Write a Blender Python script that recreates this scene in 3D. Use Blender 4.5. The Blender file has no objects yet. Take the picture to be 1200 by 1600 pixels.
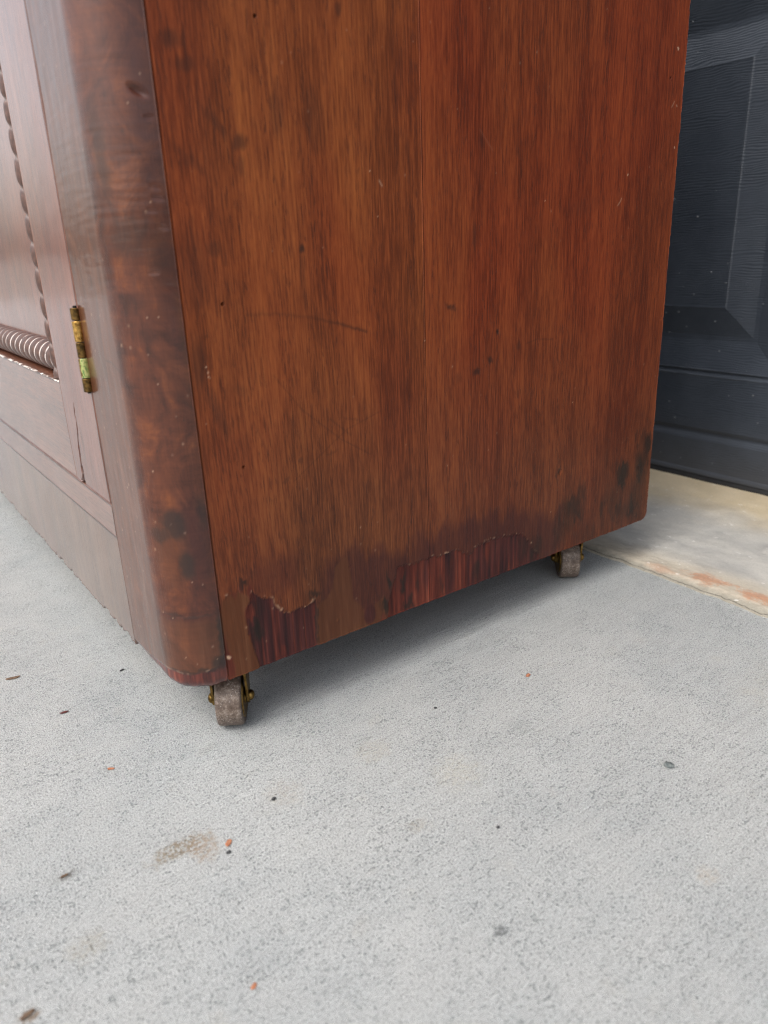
import bpy, bmesh, math, random
import numpy as np
from mathutils import Matrix, Vector

R_ = math.radians
scene = bpy.context.scene
COL = scene.collection

# ------------------------------------------------------------------ camera
right = Vector((0.801397, -0.596941, -0.037697))
down = Vector((-0.231308, -0.251084, -0.939897))
fwd = Vector((0.551598, 0.761984, -0.33937))
cam = bpy.data.cameras.new('camera')
cam_o = bpy.data.objects.new('camera', cam)
COL.objects.link(cam_o)
m = Matrix((right, -down, -fwd)).transposed().to_4x4()
m.translation = Vector((-0.13, -0.40, 0.31))
cam_o.matrix_world = m
cam.sensor_fit = 'VERTICAL'
cam.sensor_height = 36
cam.lens = 36 * 1164.5 / 1600
cam.clip_start = 0.01
cam.clip_end = 400
cam.dof.use_dof = True
cam.dof.focus_distance = 0.56
cam.dof.aperture_fstop = 7.0
scene.camera = cam_o

# ------------------------------------------------------------------ sky and sun (bright overcast)
SUN_DIR = Vector((-0.62, -0.10, 0.78)).normalized()       # towards the sun
world = bpy.data.worlds.new('World')
scene.world = world
world.use_nodes = True
nt = world.node_tree
nt.nodes.clear()
sky = nt.nodes.new('ShaderNodeTexSky')
sky.sky_type = 'NISHITA'
sky.sun_disc = False
sky.sun_elevation = math.asin(SUN_DIR.z)
sky.sun_rotation = math.atan2(SUN_DIR.x, SUN_DIR.y)
sky.air_density = 1.0
sky.dust_density = 4.0
sky.ozone_density = 1.0
hs = nt.nodes.new('ShaderNodeHueSaturation')
hs.inputs['Saturation'].default_value = 0.34
bg = nt.nodes.new('ShaderNodeBackground')
bg.inputs['Strength'].default_value = 0.15
wo = nt.nodes.new('ShaderNodeOutputWorld')
nt.links.new(sky.outputs[0], hs.inputs['Color'])
nt.links.new(hs.outputs[0], bg.inputs['Color'])
nt.links.new(bg.outputs[0], wo.inputs[0])
sun = bpy.data.lights.new('sun', 'SUN')
sun.energy = 0.85
sun.angle = R_(38)
sun.color = (1.0, 0.965, 0.92)
sun_o = bpy.data.objects.new('sun', sun)
COL.objects.link(sun_o)
sun_o.rotation_euler = SUN_DIR.to_track_quat('Z', 'Y').to_euler()
sun_o.location = (-2, 0, 4)

scene.view_settings.view_transform = 'Standard'
scene.view_settings.look = 'None'
scene.view_settings.gamma = 1
scene.view_settings.exposure = 0.84
scene.view_settings.use_curve_mapping = False
scene.render.engine = 'CYCLES'
scene.cycles.use_denoising = True
scene.cycles.denoiser = 'OPENIMAGEDENOISE'
scene.cycles.denoising_input_passes = 'RGB_ALBEDO_NORMAL'
scene.cycles.denoising_prefilter = 'NONE'      # keeps the fine grain of wood and concrete crisp
scene.cycles.use_adaptive_sampling = False
scene.cycles.max_bounces = 5
scene.cycles.diffuse_bounces = 3
scene.cycles.glossy_bounces = 3
scene.cycles.caustics_reflective = False
scene.cycles.caustics_refractive = False
scene.cycles.sample_clamp_indirect = 4
scene.cycles.filter_width = 1.2


# ------------------------------------------------------------------ helpers
def tag(o, label=None, cat=None, group=None, kind=None):
    if label: o['label'] = label
    if cat: o['category'] = cat
    if group: o['group'] = group
    if kind: o['kind'] = kind
    return o


def empty(name, loc, rz=0, parent=None):
    o = bpy.data.objects.new(name, None)
    COL.objects.link(o)
    o.location = loc
    o.rotation_euler = (0, 0, rz)
    o.empty_display_size = 0.02
    o.parent = parent
    return o


def link(name, me, mat, parent=None, smooth=False):
    o = bpy.data.objects.new(name, me)
    COL.objects.link(o)
    if mat: me.materials.append(mat)
    if smooth:
        me.polygons.foreach_set('use_smooth', [True] * len(me.polygons))
    o.parent = parent
    return o


def bm_obj(name, bm, mat, parent=None, smooth=False, sharp=None):
    me = bpy.data.meshes.new(name)
    bmesh.ops.recalc_face_normals(bm, faces=bm.faces)
    bm.to_mesh(me)
    bm.free()
    if sharp is not None:
        me.polygons.foreach_set('use_smooth', [True] * len(me.polygons))
        me.set_sharp_from_angle(angle=R_(sharp))
        smooth = False
    return link(name, me, mat, parent, smooth)


def add_box(bm, a, b, bevel=0.0, seg=2):
    r = bmesh.ops.create_cube(bm, size=1)
    vs = r['verts']
    for v in vs:
        v.co = Vector([(a[i] + b[i]) / 2 + v.co[i] * (b[i] - a[i]) for i in range(3)])
    if bevel:
        es = list({e for v in vs for e in v.link_edges})
        bmesh.ops.bevel(bm, geom=es, offset=bevel, segments=seg, profile=0.6, affect='EDGES', clamp_overlap=True)


def box_obj(name, a, b, mat, parent=None, bevel=0.001, seg=2):
    bm = bmesh.new()
    add_box(bm, a, b, bevel, seg)
    return bm_obj(name, bm, mat, parent, sharp=40)


# numpy value noise -------------------------------------------------
_tabs = {}


def vnoise(x, y, seed=0):
    if seed not in _tabs:
        _tabs[seed] = np.random.RandomState(seed + 17).rand(256, 256)
    T = _tabs[seed]
    xi = np.floor(x).astype(int); yi = np.floor(y).astype(int)
    fx = x - xi; fy = y - yi
    fx = fx * fx * (3 - 2 * fx); fy = fy * fy * (3 - 2 * fy)
    a = T[xi % 256, yi % 256]; b = T[(xi + 1) % 256, yi % 256]
    c = T[xi % 256, (yi + 1) % 256]; d = T[(xi + 1) % 256, (yi + 1) % 256]
    return (a * (1 - fx) + b * fx) * (1 - fy) + (c * (1 - fx) + d * fx) * fy


def fbm(x, y, seed=0, oct=4):
    s = 0; a = 1; t = 0
    for i in range(oct):
        s = s + a * vnoise(x * 2 ** i + 11.3 * i, y * 2 ** i + 7.1 * i, seed + i)
        t += a; a *= 0.5
    return s / t


def sstep(a, b, x):
    t = np.clip((x - a) / (b - a), 0, 1)
    return t * t * (3 - 2 * t)


def poly_sdf(X, Z, P):
    """signed distance in mm to polygon P, positive inside"""
    P = np.array(P, float)
    n = len(P)
    d = np.full(X.shape, 1e9)
    ins = np.zeros(X.shape, bool)
    for i in range(n):
        ax, az = P[i]; bx, bz = P[(i + 1) % n]
        ex, ez = bx - ax, bz - az
        t = np.clip(((X - ax) * ex + (Z - az) * ez) / (ex * ex + ez * ez + 1e-9), 0, 1)
        d = np.minimum(d, np.hypot(X - ax - t * ex, Z - az - t * ez))
        cond = ((az > Z) != (bz > Z))
        xx = (bx - ax) * (Z - az) / ((bz - az) if abs(bz - az) > 1e-9 else 1e-9) + ax
        ins ^= cond & (X < xx)
    return np.where(ins, d, -d)


def line_dist(X, Z, P):
    d = np.full(X.shape, 1e9)
    for i in range(len(P) - 1):
        ax, az = P[i]; bx, bz = P[i + 1]
        ex, ez = bx - ax, bz - az
        t = np.clip(((X - ax) * ex + (Z - az) * ez) / (ex * ex + ez * ez + 1e-9), 0, 1)
        d = np.minimum(d, np.hypot(X - ax - t * ex, Z - az - t * ez))
    return d


def ell(X, Z, cx, cz, rx, rz, rot=0.0, soft=0.5):
    c, s = math.cos(rot), math.sin(rot)
    u = ((X - cx) * c + (Z - cz) * s) / rx
    v = (-(X - cx) * s + (Z - cz) * c) / rz
    r = np.hypot(u, v)
    return 1 - sstep(1 - soft, 1 + soft, r)


def grid_mesh(name, P, N, attrs, mat, parent, thick, edge=0.0006):
    """P: (n,m,3) surface in metres, N: (n,m,3) outward normals; closes the piece with an eased edge and a back."""
    n, mm_, _ = P.shape
    # three border rings
    idx = np.arange(n * mm_).reshape(n, mm_)
    ring = np.concatenate([idx[0, :-1], idx[:-1, -1], idx[-1, :0:-1], idx[:0:-1, 0]])
    Pf = P.reshape(-1, 3); Nf = N.reshape(-1, 3)
    # outward tangent direction at the border, towards the grid centre negative
    r1 = Pf[ring] - Nf[ring] * edge * 0.3
    cen = Pf[ring]
    nxt = np.roll(cen, -1, 0) - np.roll(cen, 1, 0)
    out = np.cross(nxt, Nf[ring]); out /= np.linalg.norm(out, axis=1)[:, None] + 1e-12
    # make sure it points away from the middle
    mid = Pf.mean(0)
    sgn = np.sign(((cen - mid) * out).sum(1)); sgn[sgn == 0] = 1
    if (sgn < 0).mean() > 0.5: out = -out
    V1 = cen + out * edge * 0.6 - Nf[ring] * edge * 0.35
    V2 = cen + out * edge * 0.9 - Nf[ring] * edge * 1.2
    V3 = cen + out * edge * 0.9 - Nf[ring] * thick
    verts = np.concatenate([Pf, V1, V2, V3])
    k = len(ring); base = n * mm_
    q = np.stack([idx[:-1, :-1], idx[1:, :-1], idx[1:, 1:], idx[:-1, 1:]], -1).reshape(-1, 4)
    fs = [q]
    a0 = ring
    for j in range(3):
        b0 = base + j * k + np.arange(k)
        fs.append(np.stack([a0, np.roll(a0, -1), np.roll(b0, -1), b0], -1))
        a0 = b0
    F = np.concatenate(fs)
    # orientation of the surface quads
    p = Pf[q[len(q) // 2]]
    nn = np.cross(p[1] - p[0], p[2] - p[0])
    if np.dot(nn, Nf[q[len(q) // 2][0]]) < 0:
        F[:len(q)] = F[:len(q), ::-1]
        ring_flip = False
    else:
        ring_flip = True
    if ring_flip: F[len(q):] = F[len(q):, ::-1]
    me = bpy.data.meshes.new(name)
    me.vertices.add(len(verts)); me.vertices.foreach_set('co', verts.astype(np.float32).ravel())
    me.loops.add(F.size); me.loops.foreach_set('vertex_index', F.astype(np.int32).ravel())
    me.polygons.add(len(F))
    me.polygons.foreach_set('loop_start', (np.arange(len(F)) * 4).astype(np.int32))
    me.polygons.foreach_set('use_smooth', np.ones(len(F), bool))
    me.update(calc_edges=True)
    for an, chans in attrs.items():
        at = me.attributes.new(an, 'FLOAT_COLOR', 'POINT')
        arr = np.zeros((len(verts), 4), np.float32); arr[:, 3] = 1
        for c, A in enumerate(chans):
            A = np.clip(A, 0, 1).reshape(-1)
            arr[:base, c] = A
            for j in range(3): arr[base + j * k: base + (j + 1) * k, c] = A[ring]
        at.data.foreach_set('color', arr.ravel())
    me.validate()
    return link(name, me, mat, parent)


# node helper -------------------------------------------------------
class NB:
    def __init__(s, name):
        s.m = bpy.data.materials.new(name); s.m.use_nodes = True
        s.t = s.m.node_tree
        s.b = s.t.nodes['Principled BSDF']
        s.co = s.t.nodes.new('ShaderNodeTexCoord').outputs['Object']

    def n(s, typ, **kw):
        nd = s.t.nodes.new(typ)
        for k, v in kw.items(): setattr(nd, k, v)
        return nd

    def put(s, sock, v):
        if v is None: return
        if isinstance(v, bpy.types.NodeSocket): s.t.links.new(v, sock)
        elif isinstance(v, (tuple, list)) and sock.type == 'RGBA' and len(v) == 3: sock.default_value = (*v, 1)
        else: sock.default_value = v

    def set(s, name, v): s.put(s.b.inputs[name], v)

    def map(s, scale=(1, 1, 1), loc=(0, 0, 0), rot=(0, 0, 0), src=None):
        nd = s.n('ShaderNodeMapping')
        s.put(nd.inputs[0], src or s.co)
        nd.inputs['Location'].default_value = loc
        nd.inputs['Rotation'].default_value = rot
        nd.inputs['Scale'].default_value = scale
        return nd.outputs[0]

    def noise(s, vec, scale=1, detail=3, rough=0.55, dist=0, color=False, lac=2.0):
        nd = s.n('ShaderNodeTexNoise')
        s.put(nd.inputs['Vector'], vec)
        nd.inputs['Scale'].default_value = scale
        nd.inputs['Detail'].default_value = detail
        nd.inputs['Roughness'].default_value = rough
        nd.inputs['Lacunarity'].default_value = lac
        nd.inputs['Distortion'].default_value = dist
        return nd.outputs['Color' if color else 'Fac']

    def voro(s, vec, scale=1, feature='F1', out='Distance', rnd=1):
        nd = s.n('ShaderNodeTexVoronoi', feature=feature)
        s.put(nd.inputs['Vector'], vec)
        nd.inputs['Scale'].default_value = scale
        nd.inputs['Randomness'].default_value = rnd
        return nd.outputs[out]

    def math(s, op, a, b=None, c=None, clamp=False):
        nd = s.n('ShaderNodeMath', operation=op, use_clamp=clamp)
        for i, v in enumerate((a, b, c)):
            if v is not None: s.put(nd.inputs[i], v)
        return nd.outputs[0]

    def rng(s, v, a, b, c=0, d=1, smooth=True):
        nd = s.n('ShaderNodeMapRange', interpolation_type='SMOOTHSTEP' if smooth else 'LINEAR')
        for i, x in enumerate((v, a, b, c, d)): s.put(nd.inputs[i], x)
        return nd.outputs[0]

    def mix(s, f, a, b, mode='MIX'):
        nd = s.n('ShaderNodeMix', data_type='RGBA', blend_type=mode)
        s.put(nd.inputs[0], f); s.put(nd.inputs[6], a); s.put(nd.inputs[7], b)
        return nd.outputs[2]

    def ramp(s, v, stops):
        nd = s.n('ShaderNodeValToRGB')
        s.put(nd.inputs[0], v)
        el = nd.color_ramp.elements
        while len(el) < len(stops): el.new(0.5)
        for e, (p, c) in zip(el, stops): e.position = p; e.color = (*c, 1)
        return nd.outputs[0]

    def bump(s, h, strength=0.5, dist=0.001, normal=None):
        nd = s.n('ShaderNodeBump')
        nd.inputs['Strength'].default_value = strength
        nd.inputs['Distance'].default_value = dist
        s.put(nd.inputs['Height'], h)
        if normal: s.put(nd.inputs['Normal'], normal)
        return nd.outputs[0]

    def attr(s, name):
        nd = s.n('ShaderNodeAttribute', attribute_name=name)
        sp = s.n('ShaderNodeSeparateColor')
        s.t.links.new(nd.outputs['Color'], sp.inputs[0])
        return sp.outputs

    def sep(s, v=None):
        nd = s.n('ShaderNodeSeparateXYZ'); s.put(nd.inputs[0], v or s.co)
        return nd.outputs

    def spot(s, cx, cy, rx, ry, nz, amp=0.5, soft=0.35):
        """mask of a ragged spot on the ground plane"""
        v = s.map((1 / rx, 1 / ry, 0), (-cx / rx, -cy / ry, 0))
        ln = s.n('ShaderNodeVectorMath', operation='LENGTH'); s.put(ln.inputs[0], v)
        d = s.math('MULTIPLY_ADD', nz, amp * 2, s.math('SUBTRACT', ln.outputs['Value'], amp))
        return s.rng(d, 1 + soft, 1 - soft)


# ------------------------------------------------------------------ wood materials
def wood(name, off=(0, 0, 0), axis='side', attrs=False, cols=None, figure=0.0, rough=0.40, spec=0.45, coat=0.0, dark=1.0, cior=1.75, crough=0.16):
    """axis: 'side' grain up on the x-z plane, 'front' grain up on the y-z plane, 'rail' grain along y"""
    b = NB(name)
    c = cols or [(0.078, 0.0215, 0.0100), (0.138, 0.0360, 0.0132), (0.222, 0.0580, 0.0185), (0.335, 0.100, 0.028)]
    c = [tuple(x * dark for x in k) for k in c]
    if axis == 'rail': S = lambda a, l: (a, l, a)
    else: S = lambda a, l: (a, a, l)
    warp = b.noise(b.map(S(9, 3), off), 1, 2, color=True)
    vm = b.n('ShaderNodeVectorMath', operation='MULTIPLY_ADD')
    b.put(vm.inputs[0], warp); vm.inputs[1].default_value = (0.010, 0.010, 0.010); b.put(vm.inputs[2], b.co)
    cw = vm.outputs[0]
    big = b.noise(b.map(S(22, 1.6), off, src=cw), 1, 3, 0.5)
    mid = b.noise(b.map(S(130, 5.5), off, src=cw), 1, 4, 0.6)
    fib = b.noise(b.map(S(900, 40), off, src=cw), 1, 3, 0.75)
    por = b.noise(b.map(S(1050, 110), off, src=cw), 1, 2, 0.55)
    mot = b.noise(b.map(S(55, 16), off), 1, 5, 0.65)
    v = b.math('MULTIPLY', big, 0.26)
    v = b.math('MULTIPLY_ADD', mid, 0.14, v)
    v = b.math('MULTIPLY_ADD', fib, 0.46, v)
    v = b.math('MULTIPLY_ADD', mot, 0.14, v)
    col = b.ramp(v, [(0.36, c[0]), (0.46, c[1]), (0.53, c[2]), (0.66, c[3])])
    # large drifts of hue
    hue = b.noise(b.map(S(7, 3), (3, 1, off[2] + 5)), 1, 2)
    col = b.mix(b.rng(hue, 0.45, 0.62, 0, 0.45), col, b.mix(1, col, (0.95, 0.62, 0.72), 'MULTIPLY'))
    pm = b.math('MULTIPLY', b.rng(por, 0.55, 0.63), b.rng(mid, 0.35, 0.6, 0.85, 0.25))
    col = b.mix(b.math('MULTIPLY', pm, 0.62), col, (0.048, 0.017, 0.011))
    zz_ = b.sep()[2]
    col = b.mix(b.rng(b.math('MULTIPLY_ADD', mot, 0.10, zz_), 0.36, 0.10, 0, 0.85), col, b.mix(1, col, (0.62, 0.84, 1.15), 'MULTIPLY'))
    if figure:
        fg = b.noise(b.map((48, 48, 34), (off[0] + 2, 3, 1)), 1, 5, 0.62, 1.3)
        fh = b.noise(b.map((40, 40, 480), off, src=cw), 1, 4, 0.65, 0.3)
        f2 = b.math('ADD', b.math('MULTIPLY', fg, 0.82), b.math('MULTIPLY', fh, 0.18))
        fc = b.ramp(f2, [(0.34, (0.028, 0.011, 0.008)), (0.44, (0.058, 0.0185, 0.011)), (0.55, (0.092, 0.028, 0.014)), (0.70, (0.165, 0.050, 0.017))])
        col = b.mix(figure, col, fc)
    h = b.math('MULTIPLY_ADD', fib, 0.5, b.math('MULTIPLY', mid, 0.5))
    h = b.math('SUBTRACT', h, b.math('MULTIPLY', pm, 0.8))
    rg = b.math('MULTIPLY_ADD', b.noise(b.map((12, 12, 12)), 1, 4, 0.6), 0.16, rough - 0.08)
    if attrs:
        A = b.attr('wear_and_sheen'); B = b.attr('stain')
        # raw streaks where the finish has gone
        st = b.noise(b.map((260, 260, 16), (1, 2, 0)), 1, 3, 0.6)
        red = b.ramp(st, [(0.30, (0.032, 0.011, 0.010)), (0.45, (0.090, 0.020, 0.014)), (0.60, (0.150, 0.034, 0.021)), (0.76, (0.26, 0.075, 0.045))])
        mar = b.ramp(st, [(0.30, (0.022, 0.011, 0.013)), (0.5, (0.056, 0.017, 0.016)), (0.74, (0.105, 0.030, 0.025))])
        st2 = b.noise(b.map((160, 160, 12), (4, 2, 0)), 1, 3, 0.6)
        fil_sheen = b.ramp(st2, [(0.3, (0.075, 0.027, 0.012)), (0.55, (0.115, 0.043, 0.019)), (0.75, (0.175, 0.075, 0.036))])
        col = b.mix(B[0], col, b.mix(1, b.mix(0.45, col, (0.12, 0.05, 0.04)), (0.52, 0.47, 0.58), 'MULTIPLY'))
        col = b.mix(b.math('MULTIPLY', A[2], 0.72), col, fil_sheen)
        col = b.mix(A[1], col, mar)
        col = b.mix(A[0], col, red)
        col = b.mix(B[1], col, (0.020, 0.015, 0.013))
        col = b.mix(B[2], col, (0.48, 0.30, 0.20))
        smooth = b.math('MAXIMUM', A[2], 0)
        h = b.math('MULTIPLY', h, b.math('MULTIPLY_ADD', smooth, -0.7, 1))
        lost = b.math('MAXIMUM', A[0], A[1])
        rg = b.math('MULTIPLY_ADD', lost, 0.12, rg)
    nrm = b.bump(h, 0.42, 0.00035)
    lump = b.noise(b.map((45, 45, 22)), 1, 3, 0.5)
    nrm = b.bump(lump, 0.10, 0.002, nrm)
    b.set('Base Color', col); b.set('Roughness', rg); b.set('Normal', nrm)
    b.set('Specular IOR Level', spec)
    if coat:
        b.set('Coat Weight', coat); b.set('Coat Roughness', crough); b.set('Coat IOR', cior); b.set('Coat Normal', b.bump(lump, 0.06, 0.002))
    return b.m


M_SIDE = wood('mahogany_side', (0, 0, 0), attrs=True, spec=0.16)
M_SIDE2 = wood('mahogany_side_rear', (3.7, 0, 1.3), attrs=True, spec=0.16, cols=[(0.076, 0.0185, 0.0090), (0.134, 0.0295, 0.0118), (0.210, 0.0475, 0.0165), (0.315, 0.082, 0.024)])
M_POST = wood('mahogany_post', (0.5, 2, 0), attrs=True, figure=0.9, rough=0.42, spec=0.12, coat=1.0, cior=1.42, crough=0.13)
FR = [(0.075, 0.027, 0.014), (0.145, 0.050, 0.025), (0.205, 0.073, 0.037), (0.30, 0.120, 0.065)]
M_FRONT = wood('mahogany_stile', (1, 4, 2), 'front', cols=FR, rough=0.34, spec=0.7, coat=1.0)
M_RAIL = wood('mahogany_rail', (2, 1, 5), 'rail', cols=FR, rough=0.34, spec=0.7, coat=1.0)
M_APRON = wood('mahogany_apron', (6, 1, 3), 'front', cols=[(c[0] * 1.0, c[1] * 1.2, c[2] * 1.05) for c in FR], rough=0.34, spec=0.7, coat=1.0)
M_PANEL = wood('mahogany_door_panel', (4, 7, 1), 'front', cols=FR, rough=0.34, spec=0.7, coat=1.0)
M_INNER = wood('secondary_wood', (9, 7, 1), 'side', rough=0.7, spec=0.2, dark=0.8)


def rope_mat():
    b = NB('mahogany_rope')
    A = b.attr('groove')
    n1 = b.noise(b.map((300, 300, 300)), 1, 3)
    col = b.ramp(n1, [(0.3, (0.045, 0.020, 0.014)), (0.6, (0.10, 0.045, 0.030)), (0.8, (0.17, 0.09, 0.065))])
    gm = b.math('MULTIPLY', A[0], b.rng(b.noise(b.map((160, 160, 160), (2, 2, 2)), 1, 3), 0.25, 0.45))
    col = b.mix(gm, col, (0.80, 0.71, 0.66))
    b.set('Base Color', col)
    b.set('Roughness', b.math('MULTIPLY_ADD', gm, 0.3, 0.42))
    b.set('Normal', b.bump(n1, 0.25, 0.0005))
    return b.m


M_ROPE = rope_mat()


def simple(name, c1, c2, scale, rough, metal=0.0, bump=0.2, bd=0.0004, spec=0.5, stops=(0.35, 0.65), stretch=(1, 1, 1)):
    b = NB(name)
    n1 = b.noise(b.map(tuple(scale * s for s in stretch)), 1, 4, 0.6)
    b.set('Base Color', b.ramp(n1, [(stops[0], c1), (stops[1], c2)]))
    b.set('Roughness', b.rng(n1, 0.3, 0.7, rough - 0.08, rough + 0.1))
    b.set('Metallic', metal); b.set('Specular IOR Level', spec)
    b.set('Normal', b.bump(n1, bump, bd))
    return b.m


M_BRASS = simple('aged_brass', (0.085, 0.050, 0.014), (0.30, 0.19, 0.06), 260, 0.36, 1.0)
M_BRASS_D = simple('dark_brass', (0.050, 0.030, 0.010), (0.20, 0.115, 0.035), 420, 0.45, 0.9)
M_BRASS_G = simple('bright_brass', (0.25, 0.13, 0.03), (0.60, 0.36, 0.10), 500, 0.34, 0.85)
M_BLACK_IRON = simple('dark_iron', (0.012, 0.011, 0.010), (0.035, 0.030, 0.026), 500, 0.55, 0.6)


def verdigris():
    b = NB('verdigris_brass')
    x, y, z = b.sep()
    n1 = b.noise(b.map((420, 420, 420)), 1, 4, 0.65)
    d = b.math('MULTIPLY_ADD', n1, 0.0030, b.math('MULTIPLY', y, -1))
    green = b.ramp(b.noise(b.map((700, 700, 500), (3, 1, 2)), 1, 3), [(0.36, (0.06, 0.16, 0.04)), (0.44, (0.30, 0.34, 0.10)), (0.62, (0.46, 0.46, 0.18))])
    mk = b.rng(d, 0.0028, 0.0033)
    br = b.ramp(n1, [(0.35, (0.12, 0.07, 0.02)), (0.65, (0.36, 0.22, 0.07))])
    b.set('Base Color', b.mix(mk, br, green))
    b.set('Metallic', b.math('MULTIPLY_ADD', mk, -0.8, 0.85))
    b.set('Roughness', 0.38)
    b.set('Normal', b.bump(n1, 0.4, 0.0004))
    return b.m


M_VERD = verdigris()


def wheel_mat():
    b = NB('worn_wheel_tread')
    n1 = b.noise(b.map((330, 330, 330)), 1, 5, 0.7)
    n2 = b.noise(b.map((1300, 1300, 1300)), 1, 3, 0.7)
    n3 = b.noise(b.map((110, 110, 110), (4, 1, 2)), 1, 2, 0.7)
    col = b.ramp(n1, [(0.32, (0.060, 0.038, 0.027)), (0.52, (0.130, 0.092, 0.070)), (0.70, (0.30, 0.245, 0.205))])
    sp = b.math('MULTIPLY', b.rng(n2, 0.57, 0.66), b.rng(n3, 0.35, 0.65))
    col = b.mix(sp, col, (0.52, 0.47, 0.43))
    b.set('Base Color', col)
    b.set('Metallic', 0.15)
    b.set('Roughness', b.rng(n1, 0.3, 0.7, 0.36, 0.62))
    b.set('Normal', b.bump(b.math('MULTIPLY_ADD', n2, 0.5, n1), 0.55, 0.0006))
    return b.m


M_WHEEL = wheel_mat()


# ------------------------------------------------------------------ concrete
def concrete_new():
    b = NB('driveway_concrete')
    w = b.noise(b.map((5, 5, 5)), 1, 4, 0.6)
    w2 = b.noise(b.map((24, 30, 24), (3, 0, 0)), 1, 4, 0.62)
    sand = b.noise(b.map((850, 850, 850)), 1, 3, 0.8)
    fine = b.noise(b.map((1500, 1500, 1500), (1, 2, 0)), 1, 2, 0.7)
    broom = b.noise(b.map((14, 430, 14), (0, 2, 0)), 1, 3, 0.6, 0.1)
    brm = b.noise(b.map((6, 60, 6), (5, 2, 0)), 1, 2, 0.6)
    col = b.ramp(w, [(0.32, (0.42, 0.443, 0.446)), (0.48, (0.495, 0.515, 0.510)), (0.66, (0.57, 0.580, 0.565))])
    col = b.mix(b.rng(w2, 0.40, 0.68, 0.0, 0.55), col, (0.53, 0.535, 0.52))
    col = b.mix(b.rng(b.noise(b.map((40, 40, 1), (8, 3, 0)), 1, 4), 0.6, 0.76, 0, 0.22), col, (0.50, 0.45, 0.36))
    col = b.mix(b.rng(broom, 0.38, 0.58, 0.15, 0.0), col, (0.22, 0.225, 0.225))
    col = b.mix(b.rng(sand, 0.36, 0.52, 0.85, 0.0), col, (0.20, 0.205, 0.205))
    col = b.mix(b.rng(fine, 0.50, 0.64, 0.0, 0.80), col, (0.80, 0.80, 0.78))
    # open pores, grit and the shade inside them painted dark
    pv = b.voro(b.map((600, 880, 1), src=None), 1, 'F1', 'Distance')
    pc = b.voro(b.map((600, 880, 1)), 1, 'F1', 'Color')
    ps = b.n('ShaderNodeSeparateColor'); b.put(ps.inputs[0], pc)
    size = b.math('ADD', b.rng(ps.outputs[0], 0.5, 1.0, -0.12, 0.40, False), b.rng(w2, 0.35, 0.65, 0.22, 0.0))
    pn = b.math('MULTIPLY_ADD', sand, 0.12, pv)
    pit = b.rng(b.math('SUBTRACT', pn, size), 0.10, 0.0)
    col = b.mix(b.math('MULTIPLY', pit, 0.5), col, (0.15, 0.175, 0.175))
    # stains and mineral spots
    ns = b.noise(b.map((130, 130, 1), (2, 7, 0)), 1, 4, 0.7)
    ns2 = b.noise(b.map((420, 420, 1), (2, 7, 0)), 1, 3, 0.7)
    brown = (0.27, 0.215, 0.145)
    spots = [(-0.037, -0.066, 0.015, 0.0065, brown, 0.9), (-0.026, -0.074, 0.008, 0.009, (0.36, 0.27, 0.19), 0.7),
             
             
             (0.188, -0.109, 0.008, 0.010, (0.20, 0.23, 0.22), 0.45), (0.064, -0.213, 0.0035, 0.0035, (0.13, 0.14, 0.14), 0.8),
             (0.030, -0.064, 0.010, 0.012, (0.42, 0.35, 0.27), 0.5), (-0.095, -0.097, 0.008, 0.008, (0.36, 0.30, 0.20), 0.6),
             (-0.092, -0.046, 0.006, 0.003, (0.13, 0.12, 0.10), 0.7), (-0.126, -0.116, 0.004, 0.003, (0.22, 0.15, 0.09), 0.85),
             (0.075, -0.135, 0.005, 0.005, (0.35, 0.28, 0.19), 0.55), (0.17, -0.255, 0.006, 0.005, (0.55, 0.42, 0.28), 0.5),
             (0.095, -0.065, 0.012, 0.010, (0.56, 0.50, 0.38), 0.5), (0.125, -0.115, 0.014, 0.014, (0.58, 0.52, 0.38), 0.45),
             (0.38, -0.20, 0.05, 0.03, (0.52, 0.47, 0.37), 0.35), (0.055, 0.055, 0.012, 0.006, (0.40, 0.36, 0.28), 0.4)]
    for (cx, cy, rx, ry, cc, st) in spots:
        mk = b.spot(cx, cy, rx, ry, ns, 1.1, 0.45)
        mk = b.math('MULTIPLY', mk, b.rng(ns2, 0.40, 0.58, 0.15, 1.0))
        col = b.mix(b.math('MULTIPLY', mk, st if st > 0.6 else st * 0.55), col, cc)
    h = b.math('MULTIPLY', sand, 0.8)
    h = b.math('MULTIPLY_ADD', fine, 0.25, h)
    h = b.math('SUBTRACT', h, b.math('MULTIPLY', pit, 0.8))
    h = b.math('MULTIPLY_ADD', broom, 0.5, h)
    nrm = b.bump(h, 0.95, 0.0016)
    nrm = b.bump(brm, 0.25, 0.004, nrm)
    b.set('Base Color', col); b.set('Roughness', 0.85); b.set('Specular IOR Level', 0.3); b.set('Normal', nrm)
    return b.m


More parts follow.
